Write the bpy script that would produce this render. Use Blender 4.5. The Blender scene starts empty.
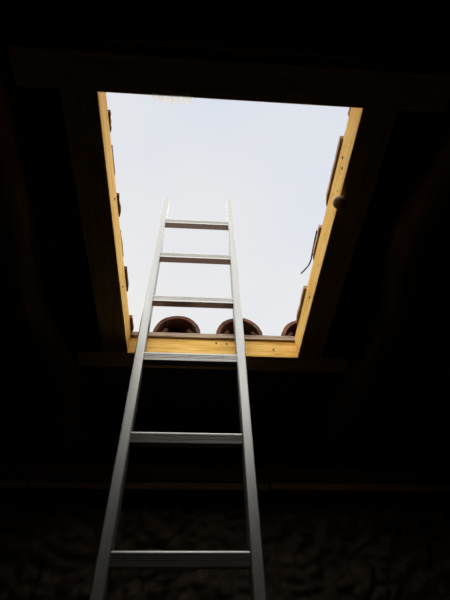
import bpy, math, random
from mathutils import Matrix, Vector, noise
random.seed(7)
R = math.radians
C = bpy.context.scene.collection
scene = bpy.context.scene

# ------------------------------------------------------------------ camera
cam_d = bpy.data.cameras.new('camera'); cam = bpy.data.objects.new('camera', cam_d); C.objects.link(cam)
cam_d.sensor_fit = 'VERTICAL'; cam_d.sensor_height = 36.0; cam_d.lens = 27.0
cam_d.clip_start = 0.02; cam_d.clip_end = 500
cam.matrix_world = Matrix(((0.99755720, -0.03504482, -0.06042764, 0),
                           (-0.06984051, -0.51761674, -0.85275742, 0),
                           (-0.00139363, 0.85489459, -0.51879986, 1.4),
                           (0, 0, 0, 1)))
scene.camera = cam

# ------------------------------------------------------------------ sky: bright overcast with faint clouds
w = bpy.data.worlds.new('sky'); scene.world = w; w.use_nodes = True
nt = w.node_tree; nt.nodes.clear()
out = nt.nodes.new('ShaderNodeOutputWorld'); bg = nt.nodes.new('ShaderNodeBackground')
tc = nt.nodes.new('ShaderNodeTexCoord'); mp = nt.nodes.new('ShaderNodeMapping')
nz = nt.nodes.new('ShaderNodeTexNoise'); cr = nt.nodes.new('ShaderNodeValToRGB')
mp.inputs['Location'].default_value = (0.35, 0.1, 0.2)
nz.inputs['Scale'].default_value = 2.6; nz.inputs['Detail'].default_value = 3; nz.inputs['Roughness'].default_value = 0.45
cr.color_ramp.elements[0].position = 0.36; cr.color_ramp.elements[0].color = (0.95, 0.975, 1.02, 1)
cr.color_ramp.elements[1].position = 0.64; cr.color_ramp.elements[1].color = (1.05, 1.03, 1.0, 1)
sx = nt.nodes.new('ShaderNodeSeparateXYZ'); el = nt.nodes.new('ShaderNodeValToRGB'); mm = nt.nodes.new('ShaderNodeMix')
mm.data_type = 'RGBA'; mm.blend_type = 'MULTIPLY'; mm.inputs['Factor'].default_value = 1.0     # cloud cover, a little whiter low down
el.color_ramp.elements[0].position = 0.40; el.color_ramp.elements[0].color = (0.86, 0.845, 0.83, 1)
el.color_ramp.elements[1].position = 0.80; el.color_ramp.elements[1].color = (0.74, 0.77, 0.83, 1)
nt.links.new(tc.outputs['Generated'], mp.inputs['Vector']); nt.links.new(mp.outputs['Vector'], nz.inputs['Vector'])
nt.links.new(nz.outputs['Fac'], cr.inputs['Fac'])
nt.links.new(tc.outputs['Generated'], sx.inputs[0]); nt.links.new(sx.outputs['Z'], el.inputs['Fac'])
nt.links.new(el.outputs['Color'], mm.inputs['A']); nt.links.new(cr.outputs['Color'], mm.inputs['B'])
nt.links.new(mm.outputs['Result'], bg.inputs['Color'])
bg.inputs['Strength'].default_value = 1.0
nt.links.new(bg.outputs['Background'], out.inputs['Surface'])

# very soft sun lamp added to brighten the pine frame, high up, behind the viewer
sd = bpy.data.lights.new('fill_sun', 'SUN'); sd.energy = 5.3; sd.angle = R(140); sd.color = (1.0, 0.975, 0.93)
so = bpy.data.objects.new('fill_sun', sd); C.objects.link(so)
so.rotation_euler = Vector((0.0, 0.30, -0.95)).to_track_quat('-Z', 'Y').to_euler()

scene.view_settings.view_transform = 'Standard'; scene.view_settings.look = 'None'
scene.view_settings.exposure = 0.0; scene.view_settings.gamma = 1.0
scene.view_settings.use_curve_mapping = False

# ------------------------------------------------------------------ materials
def mat(name, cols, scale=(6, 6, 6), detail=6, rough=0.8, bump=0.3, bump_scale=None, metallic=0.0,
        speck=None, rand=0.0, distortion=0.0, lo=0.3, hi=0.7, spec=0.3):
    m = bpy.data.materials.new(name); m.use_nodes = True
    t = m.node_tree; N = t.nodes; L = t.links
    b = N['Principled BSDF']; b.inputs['Roughness'].default_value = rough; b.inputs['Metallic'].default_value = metallic
    b.inputs['Specular IOR Level'].default_value = spec
    tc = N.new('ShaderNodeTexCoord'); mp = N.new('ShaderNodeMapping'); mp.inputs['Scale'].default_value = scale
    oi = N.new('ShaderNodeObjectInfo')
    add = N.new('ShaderNodeVectorMath'); add.operation = 'ADD'
    mul = N.new('ShaderNodeVectorMath'); mul.operation = 'SCALE'; mul.inputs['Scale'].default_value = 13.0
    cmb = N.new('ShaderNodeCombineXYZ')
    for i in range(3): L.new(oi.outputs['Random'], cmb.inputs[i])
    L.new(cmb.outputs[0], mul.inputs[0])
    L.new(tc.outputs['Object'], mp.inputs['Vector']); L.new(mp.outputs['Vector'], add.inputs[0]); L.new(mul.outputs[0], add.inputs[1])
    nz = N.new('ShaderNodeTexNoise'); nz.inputs['Scale'].default_value = 1.0; nz.inputs['Detail'].default_value = detail
    nz.inputs['Roughness'].default_value = 0.6; nz.inputs['Distortion'].default_value = distortion
    L.new(add.outputs[0], nz.inputs['Vector'])
    r = N.new('ShaderNodeValToRGB'); e = r.color_ramp.elements
    n = len(cols)
    e[0].position = lo; e[0].color = (*cols[0], 1); e[1].position = hi; e[1].color = (*cols[-1], 1)
    for i in range(1, n - 1):
        k = e.new(lo + (hi - lo) * i / (n - 1)); k.color = (*cols[i], 1)
    L.new(nz.outputs['Fac'], r.inputs['Fac'])
    col = r.outputs['Color']
    if speck:                                              # (colour, scale, threshold) blotches with a shape of their own
        v = N.new('ShaderNodeTexNoise'); v.inputs['Scale'].default_value = speck[1]; v.inputs['Detail'].default_value = 3
        a2 = N.new('ShaderNodeVectorMath'); a2.operation = 'ADD'
        L.new(tc.outputs['Object'], a2.inputs[0]); L.new(mul.outputs[0], a2.inputs[1]); L.new(a2.outputs[0], v.inputs['Vector'])
        rr = N.new('ShaderNodeValToRGB'); rr.color_ramp.elements[0].position = speck[2]; rr.color_ramp.elements[1].position = speck[2] + 0.06
        L.new(v.outputs['Fac'], rr.inputs['Fac'])
        mx = N.new('ShaderNodeMix'); mx.data_type = 'RGBA'; mx.inputs['B'].default_value = (*speck[0], 1)
        L.new(rr.outputs['Color'], mx.inputs['Factor']); L.new(col, mx.inputs['A']); col = mx.outputs['Result']
    if rand:
        hs = N.new('ShaderNodeHueSaturation'); mr = N.new('ShaderNodeMapRange')
        mr.inputs['To Min'].default_value = 1 - rand; mr.inputs['To Max'].default_value = 1 + rand
        L.new(oi.outputs['Random'], mr.inputs['Value']); L.new(mr.outputs['Result'], hs.inputs['Value'])
        L.new(col, hs.inputs['Color']); col = hs.outputs['Color']
    L.new(col, b.inputs['Base Color'])
    if bump:
        bp = N.new('ShaderNodeBump'); bp.inputs['Strength'].default_value = bump; bp.inputs['Distance'].default_value = 0.004
        L.new(nz.outputs['Fac'], bp.inputs['Height']); L.new(bp.outputs['Normal'], b.inputs['Normal'])
    return m

PINE = [(0.60, 0.30, 0.055), (0.92, 0.57, 0.15), (0.98, 0.67, 0.23)]
M = {}
M['pine_s'] = mat('pine_along_slope', PINE, (90, 7, 90), 8, 0.8, 0.3, speck=((0.42, 0.2, 0.05), 48, 0.69), distortion=0.8, spec=0.1)
M['pine_x'] = mat('pine_across', PINE, (7, 90, 90), 8, 0.8, 0.3, speck=((0.42, 0.2, 0.05), 48, 0.69), distortion=0.8, spec=0.1)
M['lath'] = mat('weathered_lath', [(0.2, 0.14, 0.09), (0.38, 0.29, 0.2), (0.5, 0.41, 0.3)], (5, 60, 60), 6, 0.9, 0.5,
                speck=((0.75, 0.7, 0.62), 22, 0.66))
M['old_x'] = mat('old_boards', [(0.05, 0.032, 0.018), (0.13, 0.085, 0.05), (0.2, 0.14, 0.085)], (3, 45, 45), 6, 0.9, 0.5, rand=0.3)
M['log'] = mat('old_log', [(0.07, 0.045, 0.025), (0.18, 0.115, 0.062), (0.27, 0.18, 0.1)], (40, 3, 40), 6, 0.85, 0.6, rand=0.15)
M['plate'] = mat('wall_plate_timber', [(0.08, 0.05, 0.025), (0.16, 0.11, 0.055), (0.22, 0.15, 0.08)], (3, 40, 40), 6, 0.85, 0.5)
M['lit_edge'] = mat('lit_edge_pale', [(0.34, 0.23, 0.1), (0.58, 0.42, 0.22), (0.68, 0.5, 0.27)], (3, 50, 50), 6, 0.85, 0.5)  # pale tone stands in for light on the plate's lower edge
M['stone'] = mat('rubble_stone', [(0.11, 0.085, 0.06), (0.2, 0.155, 0.113), (0.29, 0.232, 0.175)], (14, 14, 14), 10, 0.95, 1.0, lo=0.25, hi=0.75)
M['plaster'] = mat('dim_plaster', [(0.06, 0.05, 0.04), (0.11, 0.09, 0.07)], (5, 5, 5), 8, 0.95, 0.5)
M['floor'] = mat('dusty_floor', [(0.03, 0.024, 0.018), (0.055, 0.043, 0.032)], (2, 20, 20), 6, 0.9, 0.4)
M['seal_sheet'] = mat('light_seal_dark', [(0.03, 0.028, 0.026), (0.05, 0.045, 0.042)], (10, 10, 10), 3, 0.95, 0.2)
M['alu'] = mat('brushed_aluminium', [(0.25, 0.25, 0.24), (0.315, 0.313, 0.30)], (130, 130, 5), 5, 0.40, 0.06, metallic=0.9,
               speck=((0.22, 0.21, 0.195), 38, 0.69), spec=0.5)
M['alu_x'] = mat('ribbed_aluminium', [(0.30, 0.295, 0.28), (0.37, 0.363, 0.345)], (6, 150, 150), 5, 0.40, 0.1, metallic=0.9,
                 speck=((0.16, 0.145, 0.13), 45, 0.72), spec=0.5)
M['rubber'] = mat('black_rubber', [(0.02, 0.02, 0.02), (0.035, 0.035, 0.035)], rough=0.7, bump=0.1)
M['tile'] = mat('terracotta', [(0.06, 0.026, 0.016), (0.15, 0.06, 0.033), (0.25, 0.115, 0.065)], (18, 14, 18), 7, 0.9, 0.5,
                speck=((0.14, 0.115, 0.085), 26, 0.58), rand=0.25)
M['shard_lit'] = mat('lit_broken_terracotta', [(0.3, 0.17, 0.115), (0.55, 0.37, 0.28)], (40, 30, 40), 5, 0.95, 0.5)  # paler than the left pieces: the lit look is put into the colour
M['mortar'] = mat('old_mortar', [(0.04, 0.03, 0.023), (0.1, 0.08, 0.06)], (40, 40, 40), 5, 0.95, 0.8)
M['arch_shade'] = mat('arch_shade_dark', [(0.02, 0.015, 0.01), (0.05, 0.038, 0.026)], (60, 60, 60), 5, 0.95, 0.8)  # near-black colour standing in for shade inside the tile arches
M['knob'] = mat('weathered_knob', [(0.3, 0.21, 0.15), (0.5, 0.38, 0.28)], (60, 60, 60), 4, 0.75, 0.3)
M['wire'] = mat('rusty_wire', [(0.035, 0.028, 0.024), (0.08, 0.06, 0.045)], (60, 60, 60), 3, 0.6, 0.2, metallic=0.4)
M['nail'] = mat('steel_nail', [(0.05, 0.04, 0.032), (0.1, 0.085, 0.07)], (80, 80, 80), 3, 0.6, 0.1, metallic=0.3)

def film_mat():
    m = bpy.data.materials.new('translucent_film'); m.use_nodes = True; t = m.node_tree; N = t.nodes; L = t.links
    N.remove(N['Principled BSDF']); o = N['Material Output']
    tr = N.new('ShaderNodeBsdfTransparent'); tl = N.new('ShaderNodeBsdfTranslucent'); mx = N.new('ShaderNodeMixShader')
    tl.inputs['Color'].default_value = (0.8, 0.78, 0.7, 1); tc = N.new('ShaderNodeTexCoord'); nz = N.new('ShaderNodeTexNoise')
    nz.inputs['Scale'].default_value = 70; cr = N.new('ShaderNodeValToRGB')
    cr.color_ramp.elements[0].position = 0.35; cr.color_ramp.elements[0].color = (0.1, 0.1, 0.1, 1)
    cr.color_ramp.elements[1].position = 0.65; cr.color_ramp.elements[1].color = (0.5, 0.5, 0.5, 1)
    L.new(tc.outputs['Object'], nz.inputs['Vector']); L.new(nz.outputs['Fac'], cr.inputs['Fac']); L.new(cr.outputs['Color'], mx.inputs[0])
    L.new(tr.outputs[0], mx.inputs[1]); L.new(tl.outputs[0], mx.inputs[2]); L.new(mx.outputs[0], o.inputs['Surface'])
    return m
M['film'] = film_mat()

# ------------------------------------------------------------------ helpers
class MB:
    def __init__(s): s.v = []; s.f = []
    def add(s, vs, fs):
        o = len(s.v); s.v += [tuple(p) for p in vs]; s.f += [tuple(i + o for i in f) for f in fs]; return s
    def box(s, a, b):
        (x0, y0, z0), (x1, y1, z1) = a, b
        return s.add([(x0,y0,z0),(x1,y0,z0),(x1,y1,z0),(x0,y1,z0),(x0,y0,z1),(x1,y0,z1),(x1,y1,z1),(x0,y1,z1)],
                     [(0,3,2,1),(4,5,6,7),(0,1,5,4),(1,2,6,5),(2,3,7,6),(3,0,4,7)])
    def loft(s, rings, closed=True, caps=True):
        n = len(rings[0]); vs = [p for r in rings for p in r]; fs = []
        for i in range(len(rings) - 1):
            for j in range(n if closed else n - 1):
                k = (j + 1) % n
                fs.append((i*n + j, i*n + k, (i+1)*n + k, (i+1)*n + j))
        if caps: fs.append(tuple(range(n - 1, -1, -1))); fs.append(tuple(range((len(rings)-1)*n, len(rings)*n)))
        return s.add(vs, fs)
    def mesh(s, name, m, smooth=False, bevel=0):
        import bmesh
        me = bpy.data.meshes.new(name); me.from_pydata(s.v, [], s.f)
        bm = bmesh.new(); bm.from_mesh(me)
        bmesh.ops.recalc_face_normals(bm, faces=bm.faces)
        if bevel:
            bmesh.ops.bevel(bm, geom=[e for e in bm.edges if e.is_manifold and e.calc_face_angle(0) > 0.6], offset=bevel, segments=2, affect='EDGES', profile=0.5)
        bm.to_mesh(me); bm.free()
        if smooth:
            for p in me.polygons: p.use_smooth = True
        me.materials.append(m); me.update(); return me
def link(name, me, parent=None, loc=None, rot=None):
    o = bpy.data.objects.new(name, me); C.objects.link(o); o.parent = parent
    if loc is not None: o.location = loc
    if rot is not None: o.rotation_euler = rot
    return o
def tag(o, label=None, cat=None, group=None, kind=None):
    if label: o['label'] = label
    if cat: o['category'] = cat
    if group: o['group'] = group
    if kind: o['kind'] = kind
    return o
def tube(path, rad, n=10):
    mb = MB(); rings = []; up0 = Vector((0.3, 0.1, 1)).normalized()
    for i, p in enumerate(path):
        p = Vector(p); d = (Vector(path[min(i+1, len(path)-1)]) - Vector(path[max(i-1, 0)])).normalized()
        a = d.cross(up0).normalized(); b = d.cross(a)
        r = rad[i] if isinstance(rad, (list, tuple)) else rad
        rings.append([p + a*math.cos(2*math.pi*k/n)*r + b*math.sin(2*math.pi*k/n)*r for k in range(n)])
    return mb.loft(rings)

# roof frame: local x across, y down the slope (away from the viewer), z out of the roof;
# origin on the lower inner edge of the eaves-side header
PITCH = R(17)
H = Vector((0, 1.3316, 2.0009)); ROOF = (-PITCH, 0, 0)
XL, XR, ST = -0.2165, 0.331, -0.790           # clear opening
PN = 0.082                                    # height of the framing = underside of the boards
XA, XB = -2.2, 2.2; SA, SB = -3.35, 1.08      # extent of the roof
YF, YB = 1.93, -1.75                          # eaves wall face, back wall face
def under(y): return H.z + (PN / math.cos(PITCH)) - math.tan(PITCH) * (y - H.y)   # underside of boards above y

# ------------------------------------------------------------------ the setting
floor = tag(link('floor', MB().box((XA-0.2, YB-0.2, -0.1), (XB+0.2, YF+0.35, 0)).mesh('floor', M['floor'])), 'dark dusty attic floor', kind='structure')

def rubble_wall():
    mb = MB(); dx = 0.011; nx = int((XB - XA) / dx) + 1; nzv = int(1.676 / dx) + 1
    vs = []
    for j in range(nzv):
        for i in range(nx):
            x = XA + i*dx; z = min(j*dx, 1.676)
            p = Vector((x*13, 0.0, z*17)) + noise.noise_vector(Vector((x*9, 1, z*9)))*0.3
            d, _ = noise.voronoi(p, distance_metric='DISTANCE_SQUARED')
            edge = min(1.0, max(0.0, math.sqrt(max(d[1], 0)) - math.sqrt(max(d[0], 0))) / 0.45); edge = edge*(2 - edge)
            h = 0.026*edge + 0.022*noise.noise(Vector((x*18, 3, z*18))) + 0.012*noise.noise(Vector((x*55, 9, z*55)))
            vs.append((x, YF + 0.045 - h, z))
    o = len(vs); fs = [(j*nx+i, j*nx+i+1, (j+1)*nx+i+1, (j+1)*nx+i) for j in range(nzv-1) for i in range(nx-1)]
    mb.add(vs, fs)
    mb.box((XA, YF + 0.06, 0), (XB, YF + 0.20, 1.676))
    y0, y1 = YF + 0.196, YF + 0.35                       # masonry packed up to the boards behind the plate
    mb.loft([[(x, y0, 0), (x, y1, 0), (x, y1, under(y1) + 0.004), (x, y0, under(y0) + 0.004)] for x in (XA, XB)])
    me = mb.mesh('wall_front', M['stone'])
    for q in range(len(fs)): me.polygons[q].use_smooth = True
    return me
tag(link('wall_front', rubble_wall()), 'rough rubble stone wall below the eaves', kind='structure')

def gable(x0, x1):
    mb = MB(); ys = (YB, YF + 0.35)
    pts = [(ys[0], 0), (ys[1], 0), (ys[1], under(ys[1])), (ys[0], under(ys[0]))]
    mb.loft([[(x0, y, z) for y, z in pts], [(x1, y, z) for y, z in pts]])
    return mb
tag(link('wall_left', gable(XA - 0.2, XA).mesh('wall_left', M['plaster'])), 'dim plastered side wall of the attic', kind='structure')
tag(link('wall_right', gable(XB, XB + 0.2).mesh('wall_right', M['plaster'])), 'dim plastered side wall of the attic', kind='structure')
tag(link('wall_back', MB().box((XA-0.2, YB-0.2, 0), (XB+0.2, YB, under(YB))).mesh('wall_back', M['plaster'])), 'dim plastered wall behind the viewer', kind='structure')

# timber plate on top of the eaves wall
pl = MB().box((XA, 1.870, 1.678), (XB, 2.12, 1.768)).mesh('wall_plate', M['plate'], bevel=0.006)
wp = tag(link('wall_plate', None, None, (0, 1.87, 1.678)), 'long squared timber plate lying on the rubble wall', 'beam')
link('timber', pl, wp, (0, -1.87, -1.678))
for a_, b_ in ((XA, -0.62), (-0.61, 0.30), (0.31, XB)):        # pale strips added to give the lit line along its lower edge
    link('lit_edge_strip', MB().box((-(b_-a_)/2, -0.020, -0.002), ((b_-a_)/2, -0.0005, 0.022)).mesh('lit_edge_strip', M['lit_edge'], bevel=0.003), wp, ((a_+b_)/2, 0, random.uniform(-.003, .003)))

# sloping ceiling: boards, added light-blocking sheet and clay tiles
ceiling = tag(link('ceiling', None, None, H, ROOF), 'dark boarded roof slope seen from below', kind='structure')
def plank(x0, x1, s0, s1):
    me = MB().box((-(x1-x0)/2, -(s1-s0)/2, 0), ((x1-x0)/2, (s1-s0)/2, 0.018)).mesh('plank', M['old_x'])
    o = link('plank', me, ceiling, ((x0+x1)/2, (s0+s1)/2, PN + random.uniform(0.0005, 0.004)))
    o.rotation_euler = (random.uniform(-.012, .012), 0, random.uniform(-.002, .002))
def rows(s_hi, s_lo):                         # boards of uneven width that fill the stretch exactly
    ws = []
    while sum(ws) < s_hi - s_lo - 0.07: ws.append(random.uniform(0.115, 0.165))
    k = (s_hi - s_lo)/sum(ws); y = s_hi
    for wd in ws:
        yield y - wd*k + random.uniform(0.003, 0.008), y
        y -= wd*k
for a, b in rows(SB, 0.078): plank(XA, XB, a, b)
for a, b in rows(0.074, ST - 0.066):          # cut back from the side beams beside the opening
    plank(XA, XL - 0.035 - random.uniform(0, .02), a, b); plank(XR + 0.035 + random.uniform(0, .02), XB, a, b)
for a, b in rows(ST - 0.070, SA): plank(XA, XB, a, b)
fe = MB(); n0, n1 = PN + 0.024, PN + 0.028
for bx in (((XA-.2, SA), (XL-.03, SB)), ((XR+.03, SA), (XB+.2, SB)), ((XL-.03, SA), (XR+.03, ST-.03)), ((XL-.03, 0.02), (XR+.03, SB))):
    fe.box((*bx[0], n0), (*bx[1], n1))
link('light_seal', fe.mesh('light_seal', M['seal_sheet']), ceiling)  # unseen sheet added above the boards to stop light leaking in

TB = PN + 0.030                               # tile bed
def barrel(length, r0, r1, t, up, seg=12, cuts=5, arc=math.pi):
    mb = MB(); rings = []
    for i in range(cuts + 1):
        f = i / cuts; r = r0 + (r1 - r0)*f; ring = []
        for k in range(seg + 1):
            a = math.pi/2 - arc/2 + arc*k/seg; ring.append((r*math.cos(a), f*length, up*r*math.sin(a)))
        for k in range(seg, -1, -1):
            a = math.pi/2 - arc/2 + arc*k/seg; ring.append(((r-t)*math.cos(a), f*length, up*(r-t)*math.sin(a)))
        rings.append(ring)
    return mb.loft(rings, caps=False).add([p for p in rings[0]], [(k, k+1, 2*seg-k, 2*seg+1-k) for k in range(seg)]) \
             .add([p for p in rings[-1]], [(k, k+1, 2*seg-k, 2*seg+1-k) for k in range(seg)])
def rough_mesh(me, amp, sc):
    for v in me.vertices:
        v.co += noise.noise_vector(v.co*sc + Vector((amp*700, 2, 5)))*amp
    return me
covers = [rough_mesh(barrel(0.36, 0.083, 0.094, 0.013, 1).mesh('cover_tile', M['tile'], True), 0.003 + 0.0004*k, 22) for k in range(3)]
channel = rough_mesh(barrel(0.36, 0.088, 0.074, 0.012, -1, arc=R(120)).mesh('channel_tile', M['tile'], True), 0.003, 22)
for me in covers + [channel]:
    me.set_sharp_from_angle(angle=R(50))
X0, DX, DS = -0.066, 0.222, 0.205
def in_hole(x0, x1, s0, s1): return x1 > XL - 0.002 and x0 < XR + 0.002 and s1 > ST - 0.03 and s0 < 0.03
for k in range(-4, 6):
    xc = X0 + k*DX
    for j in range(-6, 5):
        s0 = 0.035 + j*DS
        a = random.uniform(-0.012, 0.012)
        side = (k == -1 or k == 2)
        if side or not in_hole(xc - .08, xc + .08, s0, s0 + .36):
            xt = xc + random.uniform(-.006, .006)
            if side and (j < 0 or (k == -1 and j == 0)):                     # pushed back when the opening was cut
                xt = (XL - 0.115 if k == -1 else XR + 0.118) + random.uniform(-.004, .003)
            o = link('cover_tile', covers[(k + j) % 3], ceiling, (xt, s0, TB + (0.013 if j == 0 else 0.004)), (R(4.2), 0, a))
        xh = xc + DX/2
        if not in_hole(xh - .07, xh + .07, s0, s0 + .36):
            link('channel_tile', channel, ceiling, (xh + random.uniform(-.004, .004), s0 + 0.012, TB + 0.088), (R(3.2), 0, -a))
def lump(r, sx=1, sy=1, sz=1, m='mortar', seed=0, amp=0.35):
    import bmesh
    bm = bmesh.new(); bmesh.ops.create_icosphere(bm, subdivisions=2, radius=r)
    for v in bm.verts:
        v.co *= 1 + amp*noise.noise(v.co/r*1.3 + Vector((seed*3.1, seed, 0)))
        v.co = Vector((v.co.x*sx, v.co.y*sy, v.co.z*sz))
    me = bpy.data.meshes.new('mortar_lump'); bm.to_mesh(me); bm.free(); me.materials.append(M[m])
    for p in me.polygons: p.use_smooth = True
    return me
def fragment(sgn, edge, s0, s1, m='shard_lit'):            # broken piece of tile left on top of a side beam
    n = 7; lo = []; z0 = PN + 0.0006; z1 = z0 + random.uniform(0.012, 0.015); sl = (s1 - s0)
    for i in range(n):
        f = i/(n - 1); lo.append((edge + sgn*(0.0028*noise.noise(Vector((s0*40 + f*3.3, 1, edge*9))) + (0.004 if f > 0.95 else 0)), s0 + f*sl))
    for i in range(n):
        f = 1 - i/(n - 1); lo.append(((XR if sgn > 0 else XL) + sgn*0.026, s0 + f*sl))
    c = ((lo[0][0] + lo[-1][0])/2, (s0 + s1)/2, z0)
    me = MB().loft([[(x - c[0], y - c[1], 0) for x, y in lo], [(x - c[0] + sgn*0.001, y - c[1], z1 - z0) for x, y in lo]]).mesh('tile_fragment', M[m])
    return link('tile_fragment', me, ceiling, c)
for e, a_, b_ in ((0.3255, -0.693, -0.51), (0.3265, -0.444, -0.332), (0.3235, -0.224, -0.07), (0.331, -0.765, -0.74)): fragment(1, e, a_, b_)
for e, a_, b_ in ((-0.2135, -0.722, -0.672), (-0.2165, -0.640, -0.55), (-0.2115, -0.512, -0.448), (-0.2165, -0.40, -0.30), (-0.2105, -0.272, -0.186), (-0.208, -0.075, -0.012)): fragment(-1, e, a_, b_, 'tile')
for i, (dx, r) in enumerate(((-0.03, 0.02), (0.006, 0.016), (0.036, 0.02))):
    for k in range(0, 3):
        link('mortar_lump', lump(r, 1.1, 1.2, 0.9, seed=i + 5*k), ceiling, (X0 + k*DX + dx, 0.075 + 0.01*i, TB + 0.014))

for k in range(0, 3):                          # dark lumps added to blacken the hollows under the cut cover tiles
    link('mortar_lump', lump(0.05, 1.25, 0.8, 0.85, 'arch_shade', seed=20 + k, amp=0.5), ceiling, (X0 + k*DX, 0.104, TB + 0.024))

# ------------------------------------------------------------------ rafters: crooked logs, one object each
def log(x, label, ph, r=0.06):
    path = []; rad = []
    n = 34
    for i in range(n + 1):
        f = i/n; s = -3.25 + f*(0.80 + 3.25)
        wob = 0.020*math.sin(s*7.1 + ph) + 0.012*math.sin(s*12.7 + 2*ph)
        rr = r*(1 - 0.08*f) * (1 + 0.07*math.sin(s*9 + ph*3))
        path.append((x + wob, s, PN - 0.001 - rr*1.04)); rad.append(rr)
    me = tube(path, rad, 18).mesh('rafter', M['log'], True)
    me = rough_mesh(me, 0.004, 9)
    return tag(link('rafter', me, None, H, ROOF), label, 'rafter', 'log rafters')
log(-0.468, 'crooked round log rafter just left of the roof opening', 0.4)
log(0.575, 'crooked round log rafter just right of the roof opening', 2.2)
log(-1.05, 'second round log rafter to the left of the opening', 1.4)
log(1.15, 'second round log rafter to the right of the opening', 3.6)
log(-1.68, 'third round log rafter to the left, near the side wall', 5.1)
log(1.74, 'third round log rafter to the right, near the side wall', 4.4)

# ------------------------------------------------------------------ pine frame round the opening
frame = tag(link('skylight_frame', None, None, H, ROOF), 'new yellow pine frame lining the roof opening', 'frame')
def beam(name, a, b, m, bev=0.0025):
    c = [(a[i]+b[i])/2 for i in range(3)]
    me = MB().box([a[i]-c[i] for i in range(3)], [b[i]-c[i] for i in range(3)]).mesh(name, m, bevel=bev)
    return link(name, me, frame, c)
TW = 0.078
left = beam('side_beam', (XL - TW, ST, 0), (XL, 0, PN), M['pine_s'])
right = beam('side_beam', (XR, ST, 0), (XR + TW, 0, PN), M['pine_s'])
low = beam('header_beam', (-0.381, 0, -0.001), (0.506, 0.072, PN - 0.014), M['pine_x'])
top = beam('header_beam', (-0.378, ST - 0.075, -0.001), (0.508, ST, PN - 0.001), M['pine_x'])
# old board laid on the eaves header, its edge showing grey
lath_me = MB(); rings = []
for i in range(41):
    x = -0.378 + 0.882*i/40; j = 0.0022*noise.noise(Vector((x*14, 1, 0))); q = 0.002*noise.noise(Vector((x*9, 7, 0)))
    rings.append([(x, -0.009 + j, PN - 0.0135), (x, 0.074, PN - 0.0135), (x, 0.074, PN + 0.006 + q), (x, -0.007 + j, PN + 0.006 + q)])
lath = link('lath', lath_me.loft(rings).mesh('lath', M['lath']), frame)
def nail(parent, loc, rot, r=0.0032):
    mb = MB(); rings = []
    for rr, z in ((r*0.4, -0.003), (r*0.4, 0.0), (r, 0.0003), (r, 0.0014), (r*0.7, 0.002)):
        rings.append([(rr*math.cos(2*math.pi*k/10), rr*math.sin(2*math.pi*k/10), z) for k in range(10)])
    o = link('nail', mb.loft(rings).mesh('nail', M['nail']), None); o.parent = parent
    o.location = Vector(loc) - parent.location; o.rotation_euler = rot
for x, z in ((0.066, 0.052), (0.10, 0.05), (0.255, 0.03)):
    nail(low, (x, 0, z), (R(90), 0, 0))
for s_, z in ((-0.235, 0.03), (-0.66, 0.05), (-0.64, 0.035)):
    nail(right, (XR, s_, z), (0, R(-90), 0))
for s_, z in ((-0.25, 0.03), (-0.52, 0.05)):
    nail(left, (XL, s_, z), (0, R(90), 0))

# ------------------------------------------------------------------ aluminium ladder
LB = Vector((-0.0155, 0.495, 0)); LANG = R(69)
ladder = tag(link('ladder', None, None, LB, (-(R(90) - LANG), 0, 0)), 'straight aluminium ladder leaning out through the roof opening', 'ladder')
HW, RW, RD = 0.1675, 0.027, 0.046
LTOP = 3.19
def rail():
    mb = MB(); t = 0.0022; c = 0.003
    def sec(x0, x1, y0, y1, z, c):
        return [(x0+c, y0, z), (x1-c, y0, z), (x1, y0+c, z), (x1, y1-c, z), (x1-c, y1, z), (x0+c, y1, z), (x0, y1-c, z), (x0, y0+c, z)]
    def zb(y): return 0.028 + y*0.384
    o = [(x, y, zb(y)) for x, y, _ in sec(-RW/2, RW/2, 0, RD, 0, c)]
    i_ = [(x, y, zb(y)) for x, y, _ in sec(-RW/2+t, RW/2-t, t, RD-t, 0, c*.6)]
    mb.loft([i_, o, sec(-RW/2, RW/2, 0, RD, LTOP, c), sec(-RW/2+t, RW/2-t, t, RD-t, LTOP, c*.6), sec(-RW/2+t, RW/2-t, t, RD-t, LTOP - 0.12, c*.6)], caps=False)
    return mb.mesh('rail', M['alu'])
rail_me = rail()
for sx in (-1, 1): link('rail', rail_me, ladder, (sx*(HW - RW/2), 0, 0))
# rung: hollow ribbed section, rounded upper front edge
def rung():
    mb = MB(); d0, d1, h = 0.005, 0.037, 0.0148
    pr = [(d0 + 0.0015, -h), (d0, -h + 0.0015)]
    for k in range(3):                                         # three shallow grooves along the front face
        z = -0.006 + k*0.0048
        pr += [(d0, z), (d0 + 0.0011, z + 0.0007), (d0 + 0.0011, z + 0.0017), (d0, z + 0.0024)]
    for k in range(6):
        a = k/5*math.pi/2; pr.append((d0 + 0.006 - 0.006*math.cos(a), h - 0.006 + 0.006*math.sin(a)))
    for k in range(5):
        y = d0 + 0.010 + k*0.0042; pr += [(y, h), (y + 0.0008, h - 0.0009), (y + 0.0018, h - 0.0009), (y + 0.0026, h)]
    pr += [(d1, h - 0.002), (d1, -h + 0.002), (d1 - 0.002, -h)]
    L_ = HW - RW + 0.0015
    return mb.loft([[(-L_, y, z) for y, z in pr], [(L_, y, z) for y, z in pr]]).mesh('rung', M['alu_x'])
rung_me = rung()
for k in range(-5, 6): link('rung', rung_me, ladder, (0, 0.003, 1.5285 + 0.2858*k), (R(14), 0, 0))
def foot():
    mb = MB(); a, b = RW/2 + 0.003, 0.003
    lo = [(-a, -b, -b*.384), (a, -b, -b*.384), (a, RD+b, (RD+b)*.384), (-a, RD+b, (RD+b)*.384)]
    lo = [(x, y, z + 0.001) for x, y, z in lo]
    return mb.loft([lo, [(x, y, 0.06) for x, y, _ in lo]]).mesh('foot', M['rubber'], bevel=0.002)
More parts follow.
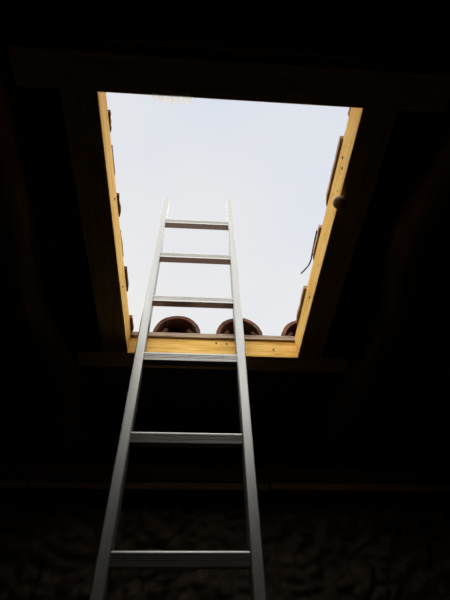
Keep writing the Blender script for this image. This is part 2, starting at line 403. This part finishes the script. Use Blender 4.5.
fm = foot()
for sx in (-1, 1): link('foot', fm, ladder, (sx*(HW - RW/2), 0, 0))

# ------------------------------------------------------------------ small things round the opening
def roofpt(x, s, n): return Matrix.Translation(H) @ Matrix.Rotation(-PITCH, 4, 'X') @ Vector((x, s, n))
def knob():
    mb = MB(); rings = []
    for r, z in ((0.006, 0.001), (0.006, -0.006), (0.011, -0.009), (0.0155, -0.014), (0.0165, -0.019), (0.0155, -0.024), (0.0115, -0.028), (0.005, -0.0295)):
        rings.append([(r*math.cos(2*math.pi*k/20), r*math.sin(2*math.pi*k/20), z) for k in range(20)])
    return mb.loft(rings).mesh('wooden_knob', M['knob'], True)
tag(link('wooden_knob', knob(), None, roofpt(XR + 0.0065, -0.577, 0), (Matrix.Rotation(-PITCH, 3, 'X') @ Matrix.Rotation(R(28), 3, 'Y')).to_euler()), 'small round greyish knob under the right pine side beam', 'knob')

pts = [(0.3376, -0.3991, 0.137), (0.3380, -0.3692, 0.136), (0.3394, -0.332, 0.138), (0.3404, -0.2948, 0.135), (0.3372, -0.2743, 0.135), (0.3285, -0.2594, 0.133), (0.3180, -0.2439, 0.131)]
wm = tube([Vector(p) - Vector(pts[0]) for p in pts], 0.0022, 6).mesh('wire', M['wire'], True)
tag(link('wire', wm, None, roofpt(*pts[0]), ROOF), 'short dark bent wire sticking out beside the right tiles', 'wire')

# torn scrap of film caught under the ridge-side header, hanging a little into the opening
fv = MB(); rings = []
for i in range(25):
    f = i/24; x = -0.107 + f*0.080
    e = 0.003 + 0.013*abs(math.sin(f*9.0 + 0.6))*(0.5 + 0.5*noise.noise(Vector((f*7, 2, 0)))) + 0.006*f
    z = -0.002 - 0.001*noise.noise(Vector((f*9, 5, 0)))
    rings.append([(x, -0.014, -0.0014), (x, -0.014, -0.0017), (x, e, z - 0.0003), (x, e, z)])
tag(link('film_scrap', fv.loft(rings).mesh('film_scrap', M['film']), None, roofpt(0, ST, 0), ROOF), 'torn scrap of pale film under the top pine header', 'film')
